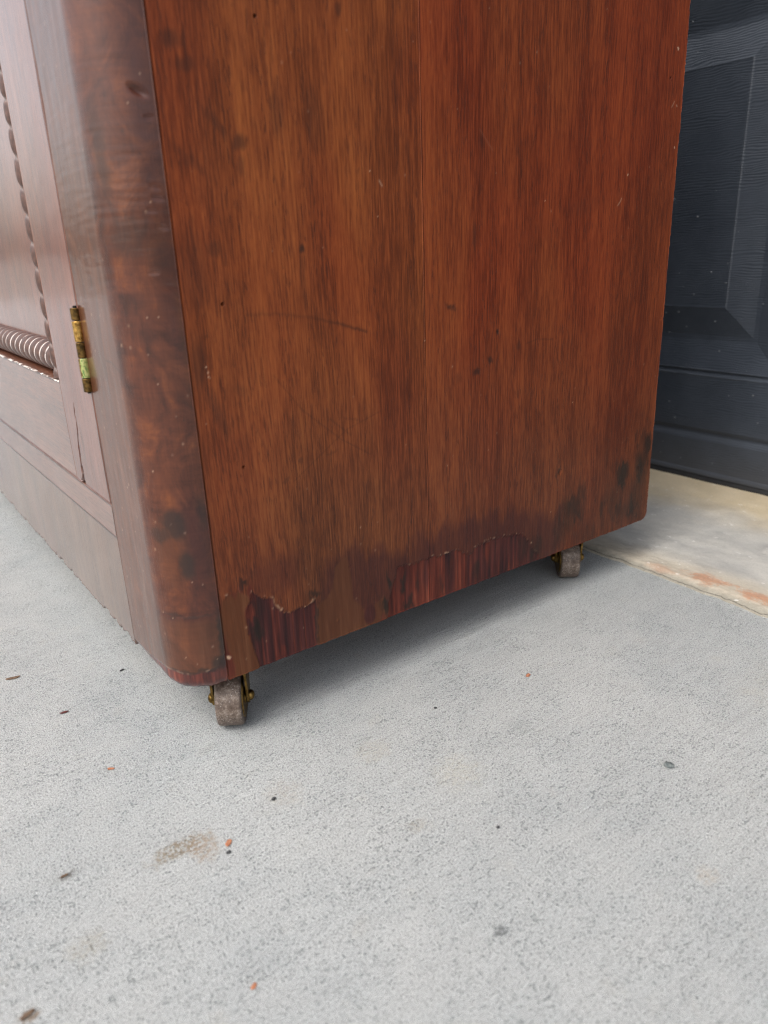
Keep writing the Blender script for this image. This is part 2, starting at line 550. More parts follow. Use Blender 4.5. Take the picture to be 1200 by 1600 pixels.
def concrete_old():
    b = NB('old_apron_concrete')
    x, y, z = b.sep()
    n1 = b.noise(b.map((16, 9, 1)), 1, 5, 0.65, 0.4)
    n2 = b.noise(b.map((34, 26, 1), (5, 0, 0)), 1, 6, 0.62, 0.2)
    n3 = b.noise(b.map((500, 500, 500)), 1, 3, 0.7)
    n4 = b.noise(b.map((90, 45, 1), (1, 9, 0)), 1, 4, 0.7)
    col = b.ramp(n2, [(0.30, (0.36, 0.35, 0.33)), (0.45, (0.43, 0.415, 0.385)), (0.58, (0.48, 0.46, 0.42)), (0.72, (0.54, 0.515, 0.47))])
    # tan grime washed from under the door
    tx = b.math('MULTIPLY_ADD', n1, 0.10, x)
    col = b.mix(b.rng(tx, 0.64, 0.75, 0, 0.9), col, b.mix(n2, (0.48, 0.37, 0.21), (0.68, 0.57, 0.40)))
    # beige along the broken edge
    ex = b.math('MULTIPLY_ADD', n1, 0.07, x)
    edge = b.rng(ex, 0.56, 0.50)
    col = b.mix(b.math('MULTIPLY', edge, 0.62), col, b.mix(n4, (0.42, 0.33, 0.22), (0.66, 0.58, 0.44)))
    # grey lip
    lip = b.rng(b.math('MULTIPLY_ADD', n4, 0.014, x), 0.476, 0.468)
    col = b.mix(b.math('MULTIPLY', lip, 0.75), col, b.mix(n3, (0.16, 0.15, 0.12), (0.40, 0.38, 0.32)))
    # rust
    for cx, cy, rx, ry, s_ in [(0.478, -0.066, 0.010, 0.022, 0.75), (0.476, -0.118, 0.009, 0.030, 0.8), (0.470, -0.025, 0.006, 0.016, 0.4), (0.480, -0.175, 0.010, 0.02, 0.6)]:
        mk = b.math('MULTIPLY', b.spot(cx, cy, rx, ry, n4, 1.2, 0.5), b.rng(b.math('MULTIPLY_ADD', n3, 0.25, n2), 0.54, 0.68))
        col = b.mix(b.math('MULTIPLY', mk, s_), col, b.mix(n3, (0.30, 0.12, 0.06), (0.58, 0.30, 0.17)))
    # white lime flecks
    fl = b.rng(b.noise(b.map((150, 80, 1), (7, 7, 0)), 1, 3, 0.6), 0.64, 0.70)
    col = b.mix(b.math('MULTIPLY', fl, 0.6), col, (0.82, 0.80, 0.76))
    # hairline crack
    col = b.mix(b.rng(n3, 0.35, 0.5, 0.25, 0), col, (0.25, 0.24, 0.22))
    b.set('Base Color', col); b.set('Roughness', b.rng(n2, 0.3, 0.7, 0.55, 0.85)); b.set('Specular IOR Level', 0.35)
    nrm = b.bump(b.math('MULTIPLY_ADD', n3, 0.3, n2), 0.5, 0.0022)
    b.set('Normal', nrm)
    return b.m


M_CON = concrete_new()
M_OLD = concrete_old()


def door_mat():
    b = NB('embossed_navy_steel')
    x, y, z = b.sep()
    wv = b.noise(b.map((1, 13, 36)), 1, 3, 0.55, 0.3)
    wf = b.noise(b.map((1, 90, 120), (2, 2, 2)), 1, 2, 0.5)
    ph = b.math('MULTIPLY', z, 2300)
    ph = b.math('MULTIPLY_ADD', wv, 34, ph)
    ph = b.math('MULTIPLY_ADD', wf, 3.2, ph)
    rip = b.math('SINE', ph)
    amp = b.rng(b.noise(b.map((1, 9, 26), (5, 5, 5)), 1, 3), 0.32, 0.62, 0.25, 1.0)
    h = b.math('MULTIPLY', rip, amp)
    gr = b.noise(b.map((500, 500, 500)), 1, 2)
    dust = b.noise(b.map((14, 14, 14), (3, 3, 3)), 1, 5, 0.65)
    col = b.ramp(dust, [(0.3, (0.029, 0.036, 0.048)), (0.7, (0.050, 0.059, 0.074))])
    # road grime low on the door
    col = b.mix(b.rng(b.math('MULTIPLY_ADD', dust, 0.10, z), 0.16, 0.02, 0, 0.35), col, (0.085, 0.080, 0.078))
    b.set('Base Color', col); b.set('Roughness', 0.42); b.set('Specular IOR Level', 0.45)
    b.set('Normal', b.bump(b.math('MULTIPLY_ADD', gr, 0.3, h), 0.30, 0.0005))
    return b.m


M_DOOR = door_mat()
M_SEAL = simple('black_rubber', (0.006, 0.006, 0.007), (0.016, 0.016, 0.017), 200, 0.6)
M_DROP = NB('dried_droplet').m
_d = M_DROP.node_tree.nodes['Principled BSDF']
_d.inputs['Base Color'].default_value = (0.16, 0.17, 0.18, 1); _d.inputs['Roughness'].default_value = 0.12
_d.inputs['Specular IOR Level'].default_value = 0.9


def soil_mat():
    b = NB('far_ground')
    n1 = b.noise(b.map((0.6, 0.6, 1)), 1, 5)
    b.set('Base Color', b.ramp(n1, [(0.35, (0.16, 0.165, 0.15)), (0.65, (0.24, 0.24, 0.22))]))
    b.set('Roughness', 0.95)
    return b.m


# ------------------------------------------------------------------ ground
bm = bmesh.new()
bmesh.ops.create_grid(bm, x_segments=2, y_segments=2, size=150)
for v in bm.verts: v.co.z = -0.10
tag(bm_obj('ground', bm, soil_mat()), kind='structure')

bm = bmesh.new()
add_box(bm, (-12.0, -4.0, -0.12), (0.500, 6.0, 0.0), 0.006, 2)
tag(bm_obj('driveway', bm, M_CON, sharp=40), kind='structure')

# old apron slab: a grid whose broken front edge laps over the new concrete
ys = np.concatenate([np.linspace(-4, -0.35, 60)[:-1], np.linspace(-0.35, 0.35, 420), np.linspace(0.35, 6, 60)[1:]])
us = np.concatenate([np.linspace(0, 0.03, 26)[:-1], np.linspace(0.03, 0.12, 36)[:-1], np.linspace(0.12, 0.9, 20)])
U, Y = np.meshgrid(us, ys, indexing='ij')
edge = 0.4595 + 0.006 * (fbm(Y * 14, Y * 0 + 3, 3, 4) - 0.5) + 0.004 * (fbm(Y * 90, Y * 0, 5, 3) - 0.5)
edge -= 0.012 * np.exp(-((Y + 0.145) / 0.02) ** 2) * fbm(Y * 120, Y * 0, 8, 3)
X = edge + U
Z = 0.0022 + 0.0028 * sstep(0.0, 0.012, U) + 0.0022 * (fbm(X * 60, Y * 30, 11, 5) - 0.5) * sstep(0, 0.004, U) + 0.0016 * (fbm(X * 260, Y * 260, 12, 3) - 0.5) * np.exp(-U / 0.02)
# shallow arc crack
cr = line_dist(X * 1000, Y * 1000, [(600, -20), (588, -40), (575, -72), (580, -110)])
Z -= 0.0012 * np.exp(-(cr / 1.6) ** 2)
P = np.stack([X, Y, Z], -1)
Nn = np.zeros_like(P); Nn[..., 2] = 1
apron = grid_mesh('garage_apron', P, Nn, {}, M_OLD, None, 0.06, 0.0003)
tag(apron, kind='structure')

# ------------------------------------------------------------------ the cabinet
cab = empty('cabinet', (0, 0, 0))
tag(cab, 'worn mahogany cabinet on small brass casters standing on the concrete before the garage door', 'cabinet')
ZT = 0.84          # top of the carcase
W = 0.88           # width
D = 0.475          # depth


def refine(a, pts, step=0.22, half=1.7):
    a = list(a)
    for p in pts: a += list(np.arange(p - half, p + half, step))
    a = np.array(sorted(a))
    keep = [a[0]]
    for v in a[1:]:
        if v - keep[-1] > 0.1: keep.append(v)
    keep[-1] = a[-1]
    return np.array(keep)


HOLES = [(54.2, 281.3, 1.05), (56.6, 186.0, 1.0), (89.4, 423.4, 1.0), (456.3, 424.0, 1.0), (470.2, 238.2, 0.6)]
FILL1 = [(32.3,102.9),(34.9,106.5),(44.9,106.3),(51.8,99.6),(48.1,94.0),(46.4,87.7),(47.8,70.9),(51.3,60.1),(55.2,43.0),(25.8,43.4),(27,80)]
MAROON = [(54.2,104.7),(57.4,100.1),(63.4,95.8),(66.8,96.1),(69.6,86.7),(74.9,81.2),(82.2,81.1),(91.3,81.9),(100.0,82.4),(98.1,42.2),(55.2,42.0),(51.3,60.1),(47.4,75.8),(47.6,89.6)]
FILL2 = [(115.4,101.6),(122.6,106.7),(125.9,108.2),(128.4,96.8),(129.5,89.1),(130.2,73.9),(134.8,67.3),(141.7,59.8),(156.5,66.8),(159.5,56.4),(170.4,42.1),(98.1,42.2),(100.7,78.7),(107.7,81.3),(113.8,86.6)]
RED = [(170.3,86.8),(181.0,85.2),(190.2,84.5),(202.7,84.1),(212.3,84.0),(222.1,83.9),(228.7,82.0),(238.8,78.3),(244.3,76.0),(250.0,81.4),(263.1,82.8),(277.5,81.7),(288.6,80.5),(300.0,77.4),(307.2,71.5),(313.8,62.0),(324.8,48.8),(327.5,42.2),(158.4,42.5),(162.2,63.4)]
STAIN = [(102.4,99.8),(115.0,110.3),(131.2,115.3),(158.5,108.8),(181.6,101.4),(187.9,109.9),(206.3,107.6),(219.1,106.9),(228.8,103.3),(242.1,107.3),(255.8,108.2),(262.7,111.8),(273.3,110.4),(280.7,102.0),(295.5,99.5),(310.7,99.2),(326.4,96.5),(351.4,84.6),(354.2,41.5),(98.1,41.2)]
SCR = [(68.0,273.9),(86.7,273.5),(108.2,269.8),(133.3,263.0),(151.1,257.0)]
SPECKS = [(40.8,244.6,1.0),(40.0,247.6,.6),(41.2,242.0,.7),(94.0,226.4,.5),(463.2,445.3,1.4),(410.0,353.3,.9),(467.2,404.9,.9),(314.8,334.7,.7),(164.2,325.6,.5),(159.3,351.6,.6),(122.6,308.3,.5),(357.1,179.7,.7),(469.4,375.0,1.1),(32.4,63.9,2.0),(334.8,88.7,.6),(267.1,55.2,.5),(200,246,.5),(225,160,.5),(300,146,.5)]


def side_board(name, x0, x1, mat):
    xs = refine(np.arange(x0, x1 + 0.01, (x1 - x0) / round((x1 - x0) / 0.8)), [h[0] for h in HOLES if x0 < h[0] < x1])
    zs = refine(np.concatenate([np.arange(48, 492, 0.8), np.linspace(495, ZT * 1000, 60)]), [h[1] for h in HOLES if x0 < h[0] < x1])
    X, Z = np.meshgrid(xs, zs, indexing='ij')
    jx = 4.5 * (fbm(X / 7, Z / 14, 1, 4) - 0.5) + 1.6 * (vnoise(X / 1.2, Z / 5, 9) - 0.5)
    jz = 6.5 * (fbm(X / 3.2, Z / 9, 21, 4) - 0.5) + 3.2 * (vnoise(X / 1.1, Z / 6, 30) - 0.5)
    streak = vnoise(X / 1.5, Z / 60, 41)
    sm = fbm(X / 9, Z / 25, 50, 4)
    rag = fbm(X / 2.2, Z / 7, 55, 4)
    near = Z < 140
    red = np.zeros_like(X); mar = np.zeros_like(X); fil_sheen = np.zeros_like(X); stn = np.zeros_like(X); blk = np.zeros_like(X); pal = np.zeros_like(X)
    xx, zz = X[:, zs < 140], Z[:, zs < 140]
    k = xx.shape[1]
    JX, JZ = jx[:, :k], jz[:, :k]
    dr = poly_sdf(xx + JX * .6, zz + JZ * .8, RED)
    dm = poly_sdf(xx + JX * .6, zz + JZ * .8, MAROON)
    f1 = poly_sdf(xx + JX * .4, zz + JZ * .4, FILL1)
    f2 = poly_sdf(xx + JX * .5, zz + JZ * .5, FILL2)
    ds = poly_sdf(xx + JX * 1.2, zz + JZ * 1.5 + 15 * (vnoise(xx / 12, xx * 0, 88) - .5), STAIN)
    red[:, :k] = sstep(-0.3, 0.6, dr)
    mar[:, :k] = sstep(-0.3, 0.6, dm)
    # the raw field darkens to maroon in streaks to the right
    mar[:, :k] = np.maximum(mar[:, :k], red[:, :k] * sstep(0.30, 0.62, sm[:, :k] * 0.7 + streak[:, :k] * 0.3 + (xx - 240) / 260))
    # raw streaks inside the maroon patch
    mstreak = sstep(0.62, 0.8, streak)[:, :k] * sstep(0, 2, dm)
    red[:, :k] = np.where(dr > -0.3, red[:, :k] * (1 - 0.9 * mar[:, :k]), mstreak * 0.65)
    fil_sheen[:, :k] = np.maximum(sstep(-0.8, 0.8, f1), sstep(-1.2, 1.4, f2) * 0.9)
    stn[:, :k] = sstep(-5, 9, ds) * (0.88 + 0.5 * (sm[:, :k] - .5)) * (0.8 + 0.3 * streak[:, :k])
    stn += ell(X + jx * 3, Z + jz * 2, 68.6, 112, 20, 13, 0, .6) * 0.55
    # red chips and loose veneer
    for (cx, cz, rx, rz, a) in [(51.8, 103, 2.4, 6.0, .9), (51.0, 90, 4.2, 4.6, .95), (45, 108.5, 2.2, 2.0, .5), (40, 106, 2.0, 2.5, .5), (164, 55, 2.0, 7, .9), (157, 48, 4.0, 4.5, .6), (72, 52, 1.6, 7, .6), (31.5, 62, 3.2, 16, .9), (29, 52, 5.0, 8, .7), (143, 45.5, 40, 1.3, .35)]:
        red = np.maximum(red, ell(X + jx, Z + jz, cx, cz, rx, rz, 0.1, .35) * a)
    # orange wedge
    fil_sheen = np.maximum(fil_sheen, ell(X + jx * .5, Z + jz * .5, 68.5, 90, 1.6, 7, 0.15, .4))
    # purple knot patch
    stn = np.maximum(stn, ell(X, Z + jz * .3, 143.3, 57.0, 5.2, 8.0, 0, .2))
    mar = np.maximum(mar, ell(X, Z + jz * .3, 143.3, 57.0, 5.0, 7.8, 0, .2) * .55)
    fil_sheen *= 1 - ell(X, Z, 143.3, 57.0, 5.2, 8.0, 0, .2)
    # black and grey stains
    for (cx, cz, rx, rz, a, s_) in [(45.4, 110.6, 2.6, 2.6, .8, .3), (53.5, 75, 4.6, 7.5, .72, .6), (57, 92, 4, 7, .35, .6), (175, 70, 2.0, 9, .8, .4), (164, 58, 2.4, 7, .0, .5), (159, 56, 2.6, 6, .75, .4), (161.5, 76, 1.6, 8, .75, .4), (212, 58, 3, 9, .45, .5), (189, 66, 2.4, 7, .4, .6), (180, 52, 6, 4, .5, .5), (250, 58, 3, 9, .45, .6),
                                    (364, 84, 15, 17, .62, .55), (352, 68, 14, 16, .5, .6), (385, 60, 15, 16, .35, .6), (377, 97, 4.5, 7, .5, .5), (378, 106, 2.4, 4, .35, .4), (431, 101, 9, 13, .78, .35), (420, 80, 10, 20, .42, .6), (440, 66, 26, 12, .62, .45), (404, 74, 1.6, 8, .5, .5), (459, 118, 13, 24, .62, .2), (464, 130, 8, 12, .45, .4), (462, 84, 14, 24, .42, .5), (448, 72, 34, 34, .38, .7), (462, 104, 14, 40, .35, .6), (456, 104, 3, 3, .5, .4), (320, 60, 10, 10, .5, .6), (305, 66, 8, 9, .45, .6), (415, 112, 2, 5, .35, .5),
                                    (344.8, 123.7, 3.6, 4.0, .42, .5), (344.8, 122, 1.6, 2.4, .6, .4), (99.6, 64, 1.0, 22, .55, .6), (99.5, 88, 4, 2.4, .6, .5), (155, 60, 1.2, 10, .3, .6)]:
        blk = np.maximum(blk, ell(X + jx * (1.2 + rx / 6), Z + jz * (1.2 + rz / 6), cx, cz, rx, rz, 0, s_) * min(1, a * 1.3) * np.clip(0.5 + 1.5 * (sm - .25) * (0.6 + 0.6 * rag), 0, 1.2))
    for (cx, cz, rx, rz, rot, a) in [(223.8,266.5,5.0,1.8,-.35,.55),(269.2,245.7,1.4,2.2,0,.8),(291.0,233.2,2.4,3.4,0,.4),(261.7,226.6,3.8,2.2,-.5,.6),(248.9,218.9,4.2,2.4,0,.62),(230.1,217.1,3.4,3.4,0,.22),
                                     (74.2,363.7,3.6,4.2,0,.55),(62,372,10,2.4,-.8,.3),(74,352,2,5,0,.35),(108.0,308.1,1.6,2.6,0,.75),(141.5,433.4,2.4,3.6,0,.5),(52.8,310.1,4.5,4,0,.4),(40,300,7,22,0,.26),(36,250,4,14,0,.4),(44,220,3.5,15,.3,.34),(45,354.2,12,2.5,-.7,.25),(41,408,5,4,0,.5),(48,398,5,3,.4,.4),(108,290,2,16,0,.25),(122,378,6,16,0,.25),(98,380,4,12,0,.3),(245,312,1.6,10,0,.4),(252,370,1.4,6,0,.35),(60,232,5,3,-.4,.2),
                                     (85,172,3,1.6,.3,.3),(120,183,6,1,.2,.25),(137,202,8,.8,-.3,.22),(96,182,2,2,0,.3),(357,330,24,6,.2,.12)]:
        blk = np.maximum(blk, ell(X + jx * .8, Z + jz * .5, cx, cz, rx, rz, rot, .5) * a)
    dsc = line_dist(X, Z + jz * .2, SCR)
    blk = np.maximum(blk, np.exp(-(dsc / 1.0) ** 2) * (0.25 + 0.35 * sstep(105, 145, X)))
    for pl, w_, a_ in [([(82,238),(100,214),(128,190),(150,176)], .5, .3), ([(90,170),(132,196),(160,204)], .5, .25), ([(300,234),(312,236),(330,234)], .6, .3), ([(380,380),(392,377)], .5, .2), ([(120,205),(135,192)], .8, .3), ([(66,212),(74,190)], .5, .3)]:
        blk = np.maximum(blk, np.exp(-(line_dist(X, Z, pl) / w_) ** 2) * a_)
    # pale splintered lip along the top of the losses
    lip = np.zeros_like(X)
    for dd, zmin in ((dr, 58), (dm, 74), (f1, 90)):
        l_ = np.exp(-((dd + 0.9) / 0.75) ** 2) * sstep(0.62, 0.85, fbm(xx / 2.6, zz / 3.5, 61, 2)) * sstep(zmin - 2, zmin + 4, zz)
        lip[:, :k] = np.maximum(lip[:, :k], l_)
    pal = np.maximum(pal, lip * 0.55)
    for (cx, cz, r) in SPECKS:
        pal = np.maximum(pal, ell(X + jx * .3, Z + jz * .2, cx, cz, r * .55, r * .8, 0.6, .3))
    for pl, a_ in [([(400,331),(403,334),(404,336)], .5), ([(464,408),(461,404)], .4), ([(250,378),(262,366)], .08), ([(168,343),(166,346)], .6)]:
        pal = np.maximum(pal, np.exp(-(line_dist(X, Z, pl) / .45) ** 2) * a_)
    # tiny random flecks
    rs = np.random.RandomState(int(x0))
    for i in range(90):
        cx, cz = rs.uniform(x0 + 3, x1 - 3), rs.uniform(55, 480)
        msk = (abs(X - cx) < 2) & (abs(Z - cz) < 2)
        (pal if i % 3 == 0 else blk)[msk] = np.maximum((pal if i % 3 == 0 else blk)[msk], np.exp(-(np.hypot(X[msk] - cx, (Z[msk] - cz) * .7) / rs.uniform(.25, .5)) ** 2) * rs.uniform(.2, .55))
    blk = np.clip(blk, 0, .92)
    # relief
    dep = np.zeros_like(X)
    lost = np.zeros_like(X)
    lost[:, :k] = sstep(-0.5, 0.5, dr) + sstep(-0.5, 0.5, dm)
    dep += 0.85 * np.clip(lost, 0, 1) * (0.75 + 0.5 * streak)
    dep -= 0.6 * lip
    dep += 0.12 * (fbm(X / 25, Z / 60, 70, 3) - .5) * 6
    dep[:, :k] += 0.15 * sstep(-1, 1, f1)
    for (cx, cz, rx, rz, d_) in [(344.8, 122.5, 2.0, 2.4, .8), (248.9, 218.9, 3, 1.8, .25), (223.8, 266.5, 4, 1.2, .3), (269.2, 245.7, 1, 1.6, .6), (456, 104, 2, 1.6, .8), (128.5, 99, .9, 1.0, .5), (116, 61, 1.1, 1.1, -.5), (471, 238, 1.2, 1.6, .6)]:
        dep += ell(X, Z, cx, cz, rx, rz, 0, .5) * d_
    for (hx, hz, hr) in HOLES:
        if x0 < hx < x1:
            dep = np.where(np.hypot(X - hx, Z - hz) < hr, 6.0, dep)
    dep += 0.16 * (1 - sstep(0.2, 1.2, X - x0))
    # chipped lower arris and the rounded rear corner
    zb = 48 + 0.5 * (vnoise(X / 3, X * 0, 77) - .5) + 0.35 * (vnoise(X / 0.9, X * 0, 78) - .5)
    t = np.clip(X - (475 - 9), 0, 9)
    zb = zb + (9 - np.sqrt(np.maximum(81 - t * t, 0)))
    Z2 = np.where(Z < 76, zb + (Z - 48) * (76 - zb) / 28, Z)
    X2 = X.copy()
    if x1 > 400:        # nibbled rear edge
        X2 = X2 + sstep(470, 475, X) * ((vnoise(Z / 2.2, Z * 0, 80) - .5) * 0.9 + (fbm(Z / 30, Z * 0, 82, 3) - .5) * 1.2)
    P = np.stack([X2, dep, Z2], -1) / 1000
    N = np.zeros_like(P); N[..., 1] = -1
    return grid_mesh(name, P, N, {'wear_and_sheen': (red, mar, fil_sheen), 'stain': (stn, blk, pal)}, mat, cab, 0.016, 0.00025)


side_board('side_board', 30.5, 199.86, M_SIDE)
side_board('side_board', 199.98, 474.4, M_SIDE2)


# corner post -------------------------------------------------------
def post():
    # u = mm along the profile from the side seam (30, 0) round to the front seam (0, 90)
    L = 30 * math.pi / 2
    us = np.concatenate([np.arange(0, 60, 0.75), np.arange(60, L + 60 - 0.4, 1.0), [L + 59.7]])
    zs = np.concatenate([np.arange(46, 492, 0.85), np.linspace(495, ZT * 1000, 60)])
    U, Z = np.meshgrid(us, zs, indexing='ij')
    jx = 3.0 * (fbm(U / 7, Z / 7, 101, 4) - 0.5)
    jz = 3.0 * (fbm(U / 5, Z / 5, 111, 4) - 0.5)
    sm = fbm(U / 12, Z / 12, 120, 4)
    line = [(0.0, 68.5), (0.7,67.6),(2.8,64.6),(4.9,60.6),(9.2,58.5),(14.9,58.2),(22.4,56.2),(29.0,56.9),(36.7,57.9),(49.4,56.6),(67.8,53.9),(86.9,51.3),(110,50.4)]
    zl = np.interp(U, [p[0] for p in line], [p[1] for p in line]) + jz * 0.5
    d = zl - Z                                  # >0 below the veneer's torn edge
    red = sstep(-0.2, 0.6, d) * (0.45 + 0.6 * sm)
    mar = sstep(-0.2, 0.6, d) * 0.85
    red = np.where(vnoise(U / 2.5, Z / 9, 130) > 0.5, red, red * .35)
    fil_sheen = np.zeros_like(U)
    fil_sheen = np.maximum(fil_sheen, ell(U + jx * 3, Z + jz * 3, 25.5, 141, 10, 20, 0, .6) * .5)
    fil_sheen = np.maximum(fil_sheen, sstep(98, 92, Z + jz * 2) * (d < 0) * .6 * sstep(55, 40, U))
    fil_sheen = np.maximum(fil_sheen, sstep(41, 50, U + jx) * .8 * (d < 0))  # flat front painted paler, its grazing sky sheen put into the colour
    stn = ell(U + jx * 2, Z + jz * 3, 8, 140, 9, 32, 0, .6) * .7
    stn = np.maximum(stn, sstep(101, 96, Z + jz * 1.5) * sstep(86, 97, Z) * .55 * sstep(60, 44, U))
    stn = np.maximum(stn, ell(U + jx * 3, Z + jz * 2, 6, 105, 12, 14, 0, .7) * .5)
    stn = np.maximum(stn, ell(U + jx * 2, Z + jz * 3, 80, 66, 16, 9, 0.3, .4) * .85)
    stn = np.maximum(stn, ell(U + jx, Z + jz * 2, 5, 372, 7, 50, 0, .7) * .6)
    stn = np.maximum(stn, ell(U + jx, Z + jz * 2, 4, 300, 6, 40, 0, .7) * .5)
    blk = np.zeros_like(U)
    for (cu, cz, ru, rz, a, s_) in [(20.1,158.6,7,9,.72,.4),(16.8,131.6,5,8,.75,.5),(30.2,152,8,5,.6,.5),(1.2,80,2.2,17,.78,.4),(4.0,63,4.5,4.5,.75,.4),(10,58.6,9,1.6,.7,.6),(30,57.5,16,1.2,.6,.6),(33,358,5,22,.55,.6),(24,318,12,10,.45,.6),(8,310,7,14,.35,.6),(40,240,4,50,.3,.7),(39,330,4,30,.3,.7),(3,165,3,10,.5,.6),(13,97.8,16,1.0,.5,.6),(28,98,8,1.4,.4,.6),(46,70,8,12,.35,.7)]:
        blk = np.maximum(blk, ell(U + jx * 1.8, Z + jz * 1.8, cu, cz, ru, rz, 0, s_) * a)
    blk = np.maximum(blk, np.exp(-((U - 70.2) / 0.55) ** 2) * sstep(291.5, 293, Z) * sstep(300, 298, Z) * .9)
    blk = np.maximum(blk, np.exp(-(line_dist(U, Z, [(66, 252), (56, 251.5), (44, 247)]) / .5) ** 2) * .5)
    pal = np.exp(-((d + 0.2) / 0.5) ** 2) * sstep(.62, .8, vnoise(U / 2.5, Z / 3, 140)) * .35
    for (cu, cz, r) in [(18.7,277.0,.9),(12.7,277.0,1.1),(31.8,241.6,.6),(17.9,241.6,.6),(63.8,145.8,1.0),(22.1,158.6,1.1),(13.7,150.8,.8),(37.4,99.1,1.3),(14.4,120.8,1.2),(25.1,68.6,1.3),(9.0,334.3,.9),(13.3,379.3,1.1),(30,96,.7),(38,93,.6),(60,120,.8),(8,200,.5),(66,214,.9),(5.5,65.5,.9),(88,112,1.2)]:
        pal = np.maximum(pal, ell(U, Z, cu, cz, r * .26, r * .46, .5, .35) * .5)
    rs = np.random.RandomState(7)
    for i in range(120):
        cx, cz = rs.uniform(2, 100), rs.uniform(55, 480)
        msk = (abs(U - cx) < 2) & (abs(Z - cz) < 2)
        T = pal if i % 2 else blk
        T[msk] = np.maximum(T[msk], np.exp(-(np.hypot(U[msk] - cx, (Z[msk] - cz) * .7) / rs.uniform(.3, .55)) ** 2) * rs.uniform(.3, .7))
    # profile
    th = np.clip(U, 0, L) / 30
    X = 30 - 30 * np.sin(th); Yv = 30 - 30 * np.cos(th)
    nx = -np.sin(th); ny = -np.cos(th)
    fl = U > L
    X = np.where(fl, 0, X); Yv = np.where(fl, 30 + (U - L), Yv)
    dep = 0.35 * sstep(-0.3, 0.3, d)
    dep += 0.5 * (fbm(U / 14, Z / 40, 150, 3) - .5) * sstep(0, 8, U)
    dep += 0.10 * (fbm(U / 18, Z / 2.2, 152, 2) - .5) * sstep(200, 320, Z)
    # dents
    for (cu, cz, ru, rz, rot, a) in [(8.1, 384.5, 3.6, 1.5, .5, 1.9), (4.5, 373.0, 2.0, .8, -.1, .35), (5, 336, 2.4, .8, .2, .4), (6, 341, 2, .6, .2, .3), (4, 322, 2, .7, .3, .3), (9, 330, 2, .6, .1, .25), (12, 300, 2.6, 1.0, 0, .3)]:
        r = ell(U, Z, cu, cz, ru, rz, rot, .8)
        dep += r * a
    dep += 0.5 * np.exp(-((Z - 98 - jz * .6) / 0.5) ** 2) * sstep(42, 30, U)
    # eased foot of the post
    t = np.clip(52.0 - Z, 0, 6)
    dep += 6 - np.sqrt(np.maximum(36 - t * t, 0)) if False else t * t / 14
    zb = 46 + 0.9 * (vnoise(U / 4, U * 0, 160) - .5) + (U > 60) * 1.2 * sstep(.55, .8, vnoise(U / 3, U * 0, 161))
    Z2 = np.where(Z < 60, zb + (Z - 46) * (60 - zb) / 14, Z)
    P = np.stack([X - nx * dep, Yv - ny * dep, Z2], -1) / 1000
    N = np.stack([nx, ny, nx * 0], -1)
    return grid_mesh('corner_post', P, N, {'wear_and_sheen': (red, mar, fil_sheen), 'stain': (stn, blk, pal)}, M_POST, cab, 0.012, 0.0003)


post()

# core of the corner, carcase and far side
box_obj('bottom_board', (0.016, 0.018, 0.0505), (0.466, W - 0.018, 0.068), M_INNER, cab)
box_obj('back_board', (0.462, 0.0185, 0.0685), (0.4735, W - 0.0185, ZT - 0.002), M_INNER, cab)
box_obj('top_board', (-0.015, -0.015, ZT + 0.0005), (D + 0.005, W + 0.015, ZT + 0.022), M_RAIL, cab, 0.004, 3)
box_obj('side_board', (0.031, W - 0.017, 0.048), (0.4615, W, ZT), M_SIDE, cab)
box_obj('corner_post', (0.0, W - 0.090, 0.048), (0.0305, W, ZT), M_FRONT, cab, 0.012, 4)
box_obj('top_rail', (0.001, 0.0905, ZT - 0.07), (0.020, W - 0.0905, ZT), M_RAIL, cab)

# plinth: one rail and one wide apron board, with a nibbled lower edge
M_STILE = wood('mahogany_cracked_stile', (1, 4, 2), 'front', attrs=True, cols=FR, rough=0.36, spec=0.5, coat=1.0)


def front_board(name, y0, y1, z0, z1, mat, parent, x=0.0, dy=1.6, dz=1.6, thick=18, crack=None, nib=0.0, seed=0):
    at_ = {}
    ys = np.linspace(y0, y1, max(3, int((y1 - y0) / dy)))
    zs = np.linspace(z0, z1, max(3, int((z1 - z0) / dz)))
    if crack:
        ys = refine(ys, [c[0] for c in crack], 0.35, 3.2)
    Y, Z = np.meshgrid(ys, zs, indexing='ij')
    dep = 0.5 * (fbm(Y / 30, Z / 30, seed + 200, 3) - .5) * np.minimum(1, np.minimum(Z - z0, z1 - Z) / 4)
    dep = dep + x
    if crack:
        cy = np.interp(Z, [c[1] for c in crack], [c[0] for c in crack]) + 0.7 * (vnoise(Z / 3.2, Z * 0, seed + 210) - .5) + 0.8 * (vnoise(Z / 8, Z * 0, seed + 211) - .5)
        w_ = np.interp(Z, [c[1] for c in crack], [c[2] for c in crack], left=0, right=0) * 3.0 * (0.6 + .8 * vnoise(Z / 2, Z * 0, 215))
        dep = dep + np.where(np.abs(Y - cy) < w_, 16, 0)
        crack_shade = (np.abs(Y - cy) < w_) * 1.0  # slot walls painted black, the shade inside put into the colour
        at_ = {'wear_and_sheen': (crack_shade * 0, crack_shade * 0, crack_shade * 0), 'stain': (crack_shade * 0, crack_shade, crack_shade * 0)}
    Z2 = Z.copy()
    if nib:
        n_ = vnoise(Y / 5, Y * 0, seed + 220)
        zb = z0 + nib * (sstep(.5, .85, n_) + 0.6 * (vnoise(Y / 1.7, Y * 0, seed + 221) - .5))
        h_ = min(14, z1 - z0 - 1)
        Z2 = np.where(Z < z0 + h_, zb + (Z - z0) * (z0 + h_ - zb) / h_, Z)
    P = np.stack([dep, Y, Z2], -1) / 1000
    N = np.zeros_like(P); N[..., 0] = -1
    return grid_mesh(name, P, N, at_, mat, parent, thick / 1000, 0.0006)


